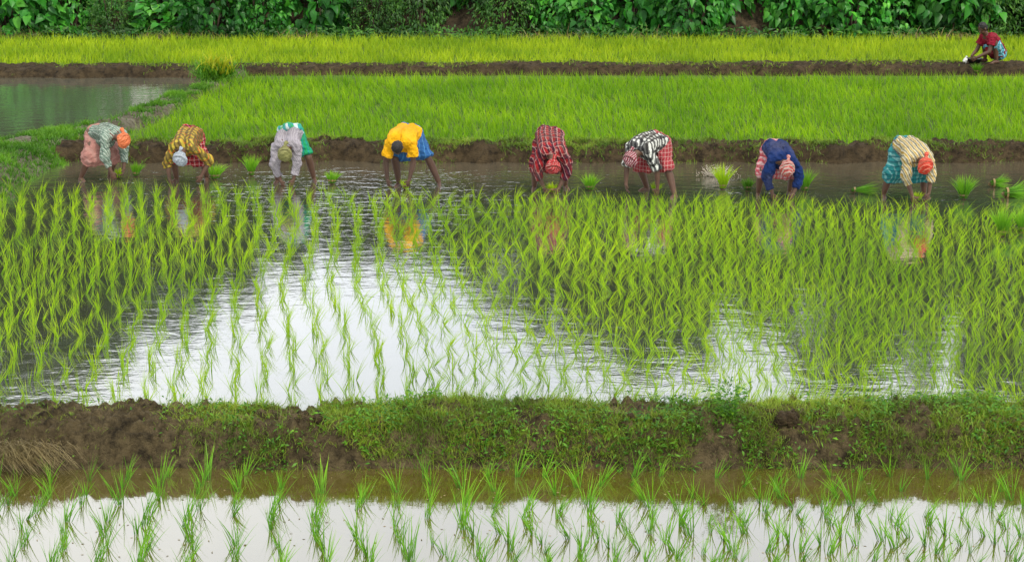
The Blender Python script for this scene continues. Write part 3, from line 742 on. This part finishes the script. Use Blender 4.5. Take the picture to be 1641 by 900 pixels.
bundle(1544, 319, .38, 'bushy seedling bundle right of the person with the bright red headscarf', wide=1.3, n=180, mat='rice_near')
bundle(1585, 300, .36, 'small seedling bundle lying in the water beneath the bank at right', flat=True, wide=1.3, mat='rice_near')
bundle(1606, 316, .52, 'broad seedling bundle lying in the water by the right edge', flat=True, wide=1.6, n=200, mat='rice_near')
bundle(1606, 378, .42, 'upright seedling bundle with brown roots standing among the right-hand rice rows', wide=1.1, n=160, mat='rice_near')
bundle(1638, 372, .34, 'seedling bundle at the right edge among the rice rows', wide=1.1, mat='rice_near')
bundle(190, 286, .16, 'handful of seedlings under the hands of the person in orange headscarf', n=60)
bundle(650, 304, .17, 'handful of seedlings under the hands of the person in the yellow T-shirt', n=60)
bundle(884, 309, .17, 'handful of seedlings under the hands of the person in dark red plaid', n=60, wide=1.3)
bundle(1050, 310, .19, 'handful of seedlings by the hand of the person in the black and white checked shirt', n=60, lean=(.2, 0))
bundle(1470, 322, .14, 'handful of seedlings under the hands of the person in the yellow striped shirt', n=50, lean=(.2, 0))
bundle(1565, 118, .26, 'dark seedling bundle on the front edge of the far bank below the squatting person', z=.25, wide=1.3, mat='weed')
pl = P(345, 130, .15); root = tag(empty('seedling_pile', (pl.x, pl.y, .12)), 'heap of uprooted yellow-green seedlings on the bank by the pond', 'seedling pile')
m = 1200
base = np.stack([rng.normal(0, .22, m), rng.normal(0, .15, m), rng.uniform(0, .36, m)], 1)
D = np.stack([rng.normal(.1, .7, m), rng.normal(-.1, .5, m)], 1)
V, Q, A = blades(base, D, rng.uniform(.18, .42, m), .022, 3, power=1.3, droop=.5)
link('leaves', mesh_np('leaves', V, Q, A, M['rice_near']), root)
base = np.stack([rng.normal(.12, .2, 150), rng.normal(-.18, .1, 150), rng.uniform(.2, .5, 150)], 1)
V, Q, A = blades(base, np.stack([rng.normal(.4, .7, 150), rng.normal(-.2, .4, 150)], 1), rng.uniform(.2, .38, 150), .030, 3)
link('dry_leaves', mesh_np('dry_leaves', V, Q, A, foliage('yellow_leaf', (.4, .38, .02, 1), (.65, .66, .02, 1), (.8, .78, .05, 1), (.45, .46, .02, 1))), root)

wp = P(1166, 672, .22)
root = tag(empty('weed_plant', (wp.x, wp.y, .18)), 'taller leafy weed standing on top of the near bank at right', 'weed')
V, Q, A = blades(np.zeros((12, 3)), np.stack([rng.normal(0, .5, 12), rng.normal(0, .3, 12)], 1), rng.uniform(.2, .42, 12), .006, 3)
link('stem', mesh_np('stem', V, Q, A, M['weed']), root)
n = 460; a = rng.uniform(0, 6.28, n); hh = rng.uniform(.03, .38, n)
pp = np.stack([np.cos(a)*hh*rng.uniform(.1, .6, n), np.sin(a)*hh*.4, hh], 1)
V, Q, A = leaves(pp, np.stack([np.cos(a), np.sin(a), rng.normal(.4, .3, n)], 1), .05, .017, big=False)
link('leaves', mesh_np('leaves', V, Q, A, M['weed']), root)
for px, py, s, lab in ((1262, 668, 1.3, 'dark clump of muddy roots on top of the near bank at right'), (490, 672, .9, 'small dark mud clod on the near bank left of centre'), (990, 670, .8, 'small rooty mud clod on the near bank just right of centre')):
    q = P(px, py, .22); root = tag(empty('root_clump', (q.x, q.y, .21)), lab, 'clod')
    G = Sol()
    for _ in range(9): G.ball((random.gauss(0, .09)*s, random.gauss(0, .05)*s, random.uniform(0, .05)*s), random.uniform(.03, .055)*s, sub=2)
    g = G.mesh('clod', .01, 0, .03, 20); g.materials.append(M['mud_far']); link('clod', g, root)
    b_ = np.stack([rng.normal(0, .12*s, 160), rng.normal(0, .05*s, 160), rng.uniform(.0, .05, 160)*s], 1)
    V, Q, A = blades(b_, np.stack([rng.normal(0, .9, 160), rng.normal(-.2, .6, 160)], 1), rng.uniform(.04, .10, 160)*s, .005, 3)
    link('roots', mesh_np('roots', V, Q, A, M['roots']), root)
q = P(22, 745, .0); n = 1100
b_ = np.stack([q.x+rng.normal(0, .17, n), q.y+.14+rng.uniform(0, .12, n), rng.uniform(-.06, .13, n)], 1)
V, Q, A = blades(b_, np.stack([rng.normal(.9, .8, n), rng.normal(-.6, .4, n)], 1), rng.uniform(.08, .16, n), .007, 3, droop=.9)
tag(link('dry_straw', mesh_np('dry_straw', V, Q, A, M['straw'])), 'dry straw hanging down the near bank at far left', 'straw', kind='stuff')
n = 260; b_ = np.stack([rng.uniform(-5, 5, n), rng.uniform(12.2, 14.1, n), np.full(n, ZN+.004)], 1)
V, Q, A = leaves(b_, np.stack([rng.normal(0, 1, n), rng.normal(0, 1, n), np.zeros(n)], 1), .03, .012, (0, 0, 1), .05, .0, False)
tag(link('floating_leaves', mesh_np('floating_leaves', V, Q, A, M['straw'])), 'tiny leaf scraps floating on the nearest water', 'debris', kind='stuff')
G = Sol(); sp = P(1148, 283)
for _ in range(420):
    a = random.uniform(0, 6.28); t = random.random(); r = .03+.26*t*random.uniform(.4, 1.2); z = max(.004, .20*math.sin(math.pi*min(1, t*.9+.05))*random.uniform(.05, 1.0))
    c = Vector((math.cos(a)*r*1.3, math.sin(a)*r*.5, z)); rr = random.uniform(.002, .006)
    G.ball(c, (rr*1.2, rr, rr*1.6), sub=1)
for q in range(26):
    a = q/26*6.28+random.uniform(-.1, .1); c = Vector((math.cos(a)*.10, math.sin(a)*.05, 0)); e = c+Vector((math.cos(a)*.16, math.sin(a)*.07, random.uniform(.04, .20)))
    G.cone(c, e, .009, .001, 6)
g = G.mesh('water_splash', 0); g.materials.append(M['foam']); o = link('water_splash', g); o.location = (sp.x, sp.y, 0)
tag(o, 'white splash of water between two workers beneath the muddy bank', 'splash', kind='stuff')

# ------------------------------------------------------------------ hedge
def shrub(kind, var=0):
    root = empty({0: 'broadleaf_shrub', 1: 'dense_shrub', 2: 'creeper_shrub'}[kind])
    st = Sol()
    for q in range(7):
        a = random.uniform(0, 6.28); r = random.uniform(.2, .8)
        st.chain([Vector((math.cos(a)*.1, math.sin(a)*.1, -.1)), Vector((math.cos(a)*r*.5, math.sin(a)*r*.5, .8)), Vector((math.cos(a)*r, math.sin(a)*r, 1.8+random.random()*.6))], [.03, .022, .01], 1, 6)
    sm_ = st.mesh('stem', 0); sm_.materials.append(M['bark']); link('stem', sm_, root)
    n = {0: 620, 1: 2600, 2: 1300}[kind]
    d = rng.normal(0, 1, (n, 3)); d /= np.linalg.norm(d, axis=1, keepdims=True)
    cl = np.array([noise.noise(Vector(v)*2.8+Vector((kind*7, var*5, 0))) for v in d.tolist()])
    r = (1+cl*.8)*rng.uniform(.5, 1.05, n)**.5
    pos = d*r[:, None]*np.array([1.1, .9, 1.35]); pos[:, 2] += 1.15; pos[:, 2] = np.maximum(pos[:, 2], .02+rng.random(n)*.25)
    ax = d*.6+np.stack([rng.normal(0, .5, n), rng.normal(-.2, .4, n), rng.normal(-.55, .5, n)], 1)
    L = {0: rng.uniform(.12, .40, n), 1: rng.uniform(.07, .15, n), 2: rng.uniform(.10, .24, n)}[kind]
    V, Q, A = leaves(pos, ax, L, L*rng.uniform(.6, .9, n)*{0: 1, 1: .6, 2: .95}[kind], (0, -.6, .8))
    link('foliage', mesh_np('foliage', V, Q, A, M['shrub' if kind != 1 else 'shrub2']), root)
    return root
labs = ['broad-leaved green shrub at the back edge of the far field', 'dark small-leaved shrub in the hedge behind the far field', 'creeper-covered green shrub in the hedge behind the far field']
grp = ['broad-leaved shrubs of the hedge', 'small-leaved shrubs of the hedge', 'creeper-covered shrubs of the hedge']
prot = {(k, v): shrub(k, v) for k in range(3) for v in range(3)}; used = set(); cnt = [0, 0, 0]
x = -21.5; ki = 0
while x < 22:
    for row in (0, 1):
        if row == 0:
            k = [0, 1, 2, 0, 0, 2, 1, 0, 2, 2, 0, 1, 1][ki % 13]; ki += 1
            if random.random() < .12: continue
        else: k = random.choice([1, 2, 0])
        key = (k, cnt[k] % 3); cnt[k] += 1
        o = prot[key] if key not in used else copy_tree(prot[key]); used.add(key)
        o.location = (x+(.7 if row else 0)+random.uniform(-.3, .3), 53.8+row*1.4+random.uniform(-.5, .5), .05+row*.35)
        s = random.uniform(.7, 1.2); o.scale = (s, s, s*random.uniform(.9, 1.2)); o.rotation_euler = (0, 0, random.uniform(-.6, .6))
        ppx = CX+F*x/53
        if 120 < ppx < 275: o.scale = (s*.9, s*.8, .62)
        tag(o, labs[k], 'shrub', grp[k])
    x += random.uniform(1.15, 1.8)
n = 7000; pos = np.stack([rng.uniform(-22, 22, n), 52.2+rng.random(n)*1.1, .08+rng.random(n)**2*.35], 1)
pos[:, 1] += np.array([noise.noise(Vector((q*.6, 0, 0)))*.35 for q in pos[:, 0]])
ax = np.stack([rng.normal(0, 1, n), rng.normal(-.3, .6, n), rng.normal(.5, .4, n)], 1)
L = rng.uniform(.06, .18, n)
V, Q, A = leaves(pos, ax, L, L*.45, (0, -.5, .8))
tag(link('hedge_undergrowth', mesh_np('hedge_undergrowth', V, Q, A, M['shrub2'])), 'low dark undergrowth along the foot of the hedge', 'undergrowth', kind='stuff')
n = 3600; xx = rng.uniform(-22, 22, n); keepm = np.array([noise.noise(Vector((q*.35, 7, 0))) > .05 for q in xx]); xx = xx[keepm]; n = len(xx)
b_ = np.stack([xx, 52.0+rng.random(n)*.7, np.full(n, .08)], 1)
V, Q, A = blades(b_, rng.normal(0, .9, (n, 2)), rng.uniform(.15, .6, n), .024, 3, droop=.6)
tag(link('dead_stalks', mesh_np('dead_stalks', V, Q, A, M['straw'])), 'dry brown stalks and leaf litter at the foot of the hedge', 'litter', kind='stuff')

# ------------------------------------------------------------------ trees behind the hedge (mirrored in the paddies)
def tree(v):
    root = empty('tree'); rs = random.Random(v)
    st = Sol(); st.chain([Vector((0, 0, -.2)), Vector((.1, 0, 2.5)), Vector((-.1, .1, 5.5)), Vector((.1, 0, 9))], [.28, .22, .16, .06], 2, 10)
    for q in range(9):
        a = rs.uniform(0, 6.28); z = rs.uniform(2.5, 8); r = rs.uniform(1.0, 2.0)
        st.chain([Vector((0, 0, z)), Vector((math.cos(a)*r*.5, math.sin(a)*r*.5, z+.6)), Vector((math.cos(a)*r, math.sin(a)*r, z+1.5))], [.1, .06, .02], 1, 6)
    sm_ = st.mesh('trunk', 0); sm_.materials.append(M['bark']); link('trunk', sm_, root)
    pts = []
    for q in range(70):
        a = rs.uniform(0, 6.28); z = rs.uniform(1.5, 11.2)
        R0 = 2.3*math.sqrt(max(.05, 1-((z-6)/6.2)**2))*rs.uniform(.4, 1.05)
        c = np.array([math.cos(a)*R0, math.sin(a)*R0, z]); rr = rs.uniform(.5, 1.0)
        d = rng.normal(0, .5, (60, 3))*rr; pts.append(c+d*np.array([1, 1, .7]))
    pos = np.concatenate(pts); n = len(pos)
    ax = rng.normal(0, 1, (n, 3)); L = rng.uniform(.22, .42, n)
    V, Q, A = leaves(pos, ax, L, L*.8, (0, -.5, .8), .2, .2, False)
    link('crown', mesh_np('crown', V, Q, A, M['crown']), root)
    return root
tp = [tree(i) for i in range(3)]; tu = [False]*3
TL = [(-190, 15.6), (-60, 15.8), (50, 15.5), (150, 14.6), (235, 12.8), (330, 11.2), (420, 10.6), (500, 9.6), (570, 9.3), (655, 10.0), (735, 10.6), (830, 12.0), (915, 13.4), (1000, 14.4), (1085, 14.0), (1180, 13.0), (1270, 13.2), (1365, 15.3), (1460, 15.6), (1545, 11.4), (1630, 15.8), (1730, 15.8), (1860, 15.5)]
TL2 = [((TL[i][0]+TL[i+1][0])/2, min(TL[i][1], TL[i+1][1])*.97) for i in range(len(TL)-1)]
for i, (px, h, dd) in enumerate([(a, b, 64.5) for a, b in TL]+[(a, b, 66.8) for a, b in TL2]):
    k = i % 3; o = tp[k] if not tu[k] else copy_tree(tp[k]); tu[k] = True
    x = (px-CX)/F*(dd*math.cos(PITCH)+5*math.sin(PITCH))
    o.location = (x, dd+random.uniform(-.6, .6), 0); s = h/11.6; o.scale = (.95+.1*random.random(), 1, s); o.rotation_euler = (0, 0, random.uniform(0, 6.28))
    tag(o, 'tall leafy tree rising behind the hedge, mirrored dark in the flooded paddy', 'tree', 'trees behind the hedge')
def building(name, x, y, w, d, h, wallm, label, floors):
    root = tag(empty(name, (x, y, 0)), label, 'building')
    def box(nm, x0, x1, y0, y1, z0, z1, m, par):
        V = [(a, b, c) for c in (z0, z1) for a, b in ((x0, y0), (x1, y0), (x1, y1), (x0, y1))]
        Q = [(3, 2, 1, 0), (4, 5, 6, 7), (0, 1, 5, 4), (1, 2, 6, 5), (2, 3, 7, 6), (3, 0, 4, 7)]
        return link(nm, mesh_np(nm, V, Q, mat=m), par)
    box('wall', -w/2, w/2, 0, d, 0, h, wallm, root)
    box('roof', -w/2-.25, w/2+.25, -.25, d+.25, h+.003, h+.22, M['tin'], root)
    for f in range(floors):
        for q in (-1, 1):
            z = 1.0+f*(h/floors)
            wf = box('window', q*w/4-.4, q*w/4+.4, -.05, -.003, z, z+1.1, M['white'], root)
            box('pane', q*w/4-.33, q*w/4+.33, -.07, -.053, z+.07, z+1.03, M['glass'], wf)
    return root
building('house', (200-CX)/F*60, 60.4, 2.2, 2, 3.5, M['wall'], 'small white house between hedge and trees, reflected in the pond at left', 1)
building('apartment_block', (600-CX)/F*70, 69.5, 2.6, 3, 10.6, M['grey_wall'], 'narrow pale grey block behind the trees, reflected in the paddy left of centre', 3)

# ------------------------------------------------------------------ world, sun, camera
w = bpy.data.worlds.new('World'); scene.world = w; w.use_nodes = True; nt = w.node_tree; nt.nodes.clear()
out = nt.nodes.new('ShaderNodeOutputWorld')
sky = nt.nodes.new('ShaderNodeTexSky'); sky.sky_type = 'NISHITA'; sky.sun_disc = False
sky.sun_elevation = R(50); sky.sun_rotation = R(215)
b1 = nt.nodes.new('ShaderNodeBackground'); b1.inputs[1].default_value = .12; nt.links.new(sky.outputs[0], b1.inputs[0])
tc = nt.nodes.new('ShaderNodeTexCoord'); nn = noise_(nt, tc.outputs['Generated'], 2.2, 5)
b2 = nt.nodes.new('ShaderNodeBackground'); b2.inputs[1].default_value = 1.0
cc = mixc(nt, ramp_(nt, nn, .35, .65), (1.20, 1.25, 1.33, 1), (1.75, 1.75, 1.72, 1)); nt.links.new(cc, b2.inputs[0])
mx = nt.nodes.new('ShaderNodeMixShader'); mx.inputs[0].default_value = .88
nt.links.new(b1.outputs[0], mx.inputs[1]); nt.links.new(b2.outputs[0], mx.inputs[2]); nt.links.new(mx.outputs[0], out.inputs[0])
sl = bpy.data.lights.new('sun', 'SUN'); sl.energy = 2.4; sl.angle = R(6); sl.color = (1, .94, .82)
so = bpy.data.objects.new('sun', sl); col.objects.link(so)
az = R(35); el = R(50); d = Vector((math.sin(az)*math.cos(el), -math.cos(az)*math.cos(el), math.sin(el)))
so.rotation_euler = d.to_track_quat('Z', 'Y').to_euler(); so.location = (10, -10, 30)
cam = bpy.data.cameras.new('camera'); co = bpy.data.objects.new('camera', cam); col.objects.link(co)
co.location = (0, 0, H); co.rotation_euler = (math.pi/2-PITCH, 0, 0); cam.lens = 60; cam.sensor_width = 36; cam.clip_end = 6000; cam.clip_start = .1
scene.camera = co
scene.view_settings.view_transform = 'Standard'; scene.view_settings.look = 'None'; scene.view_settings.exposure = 0
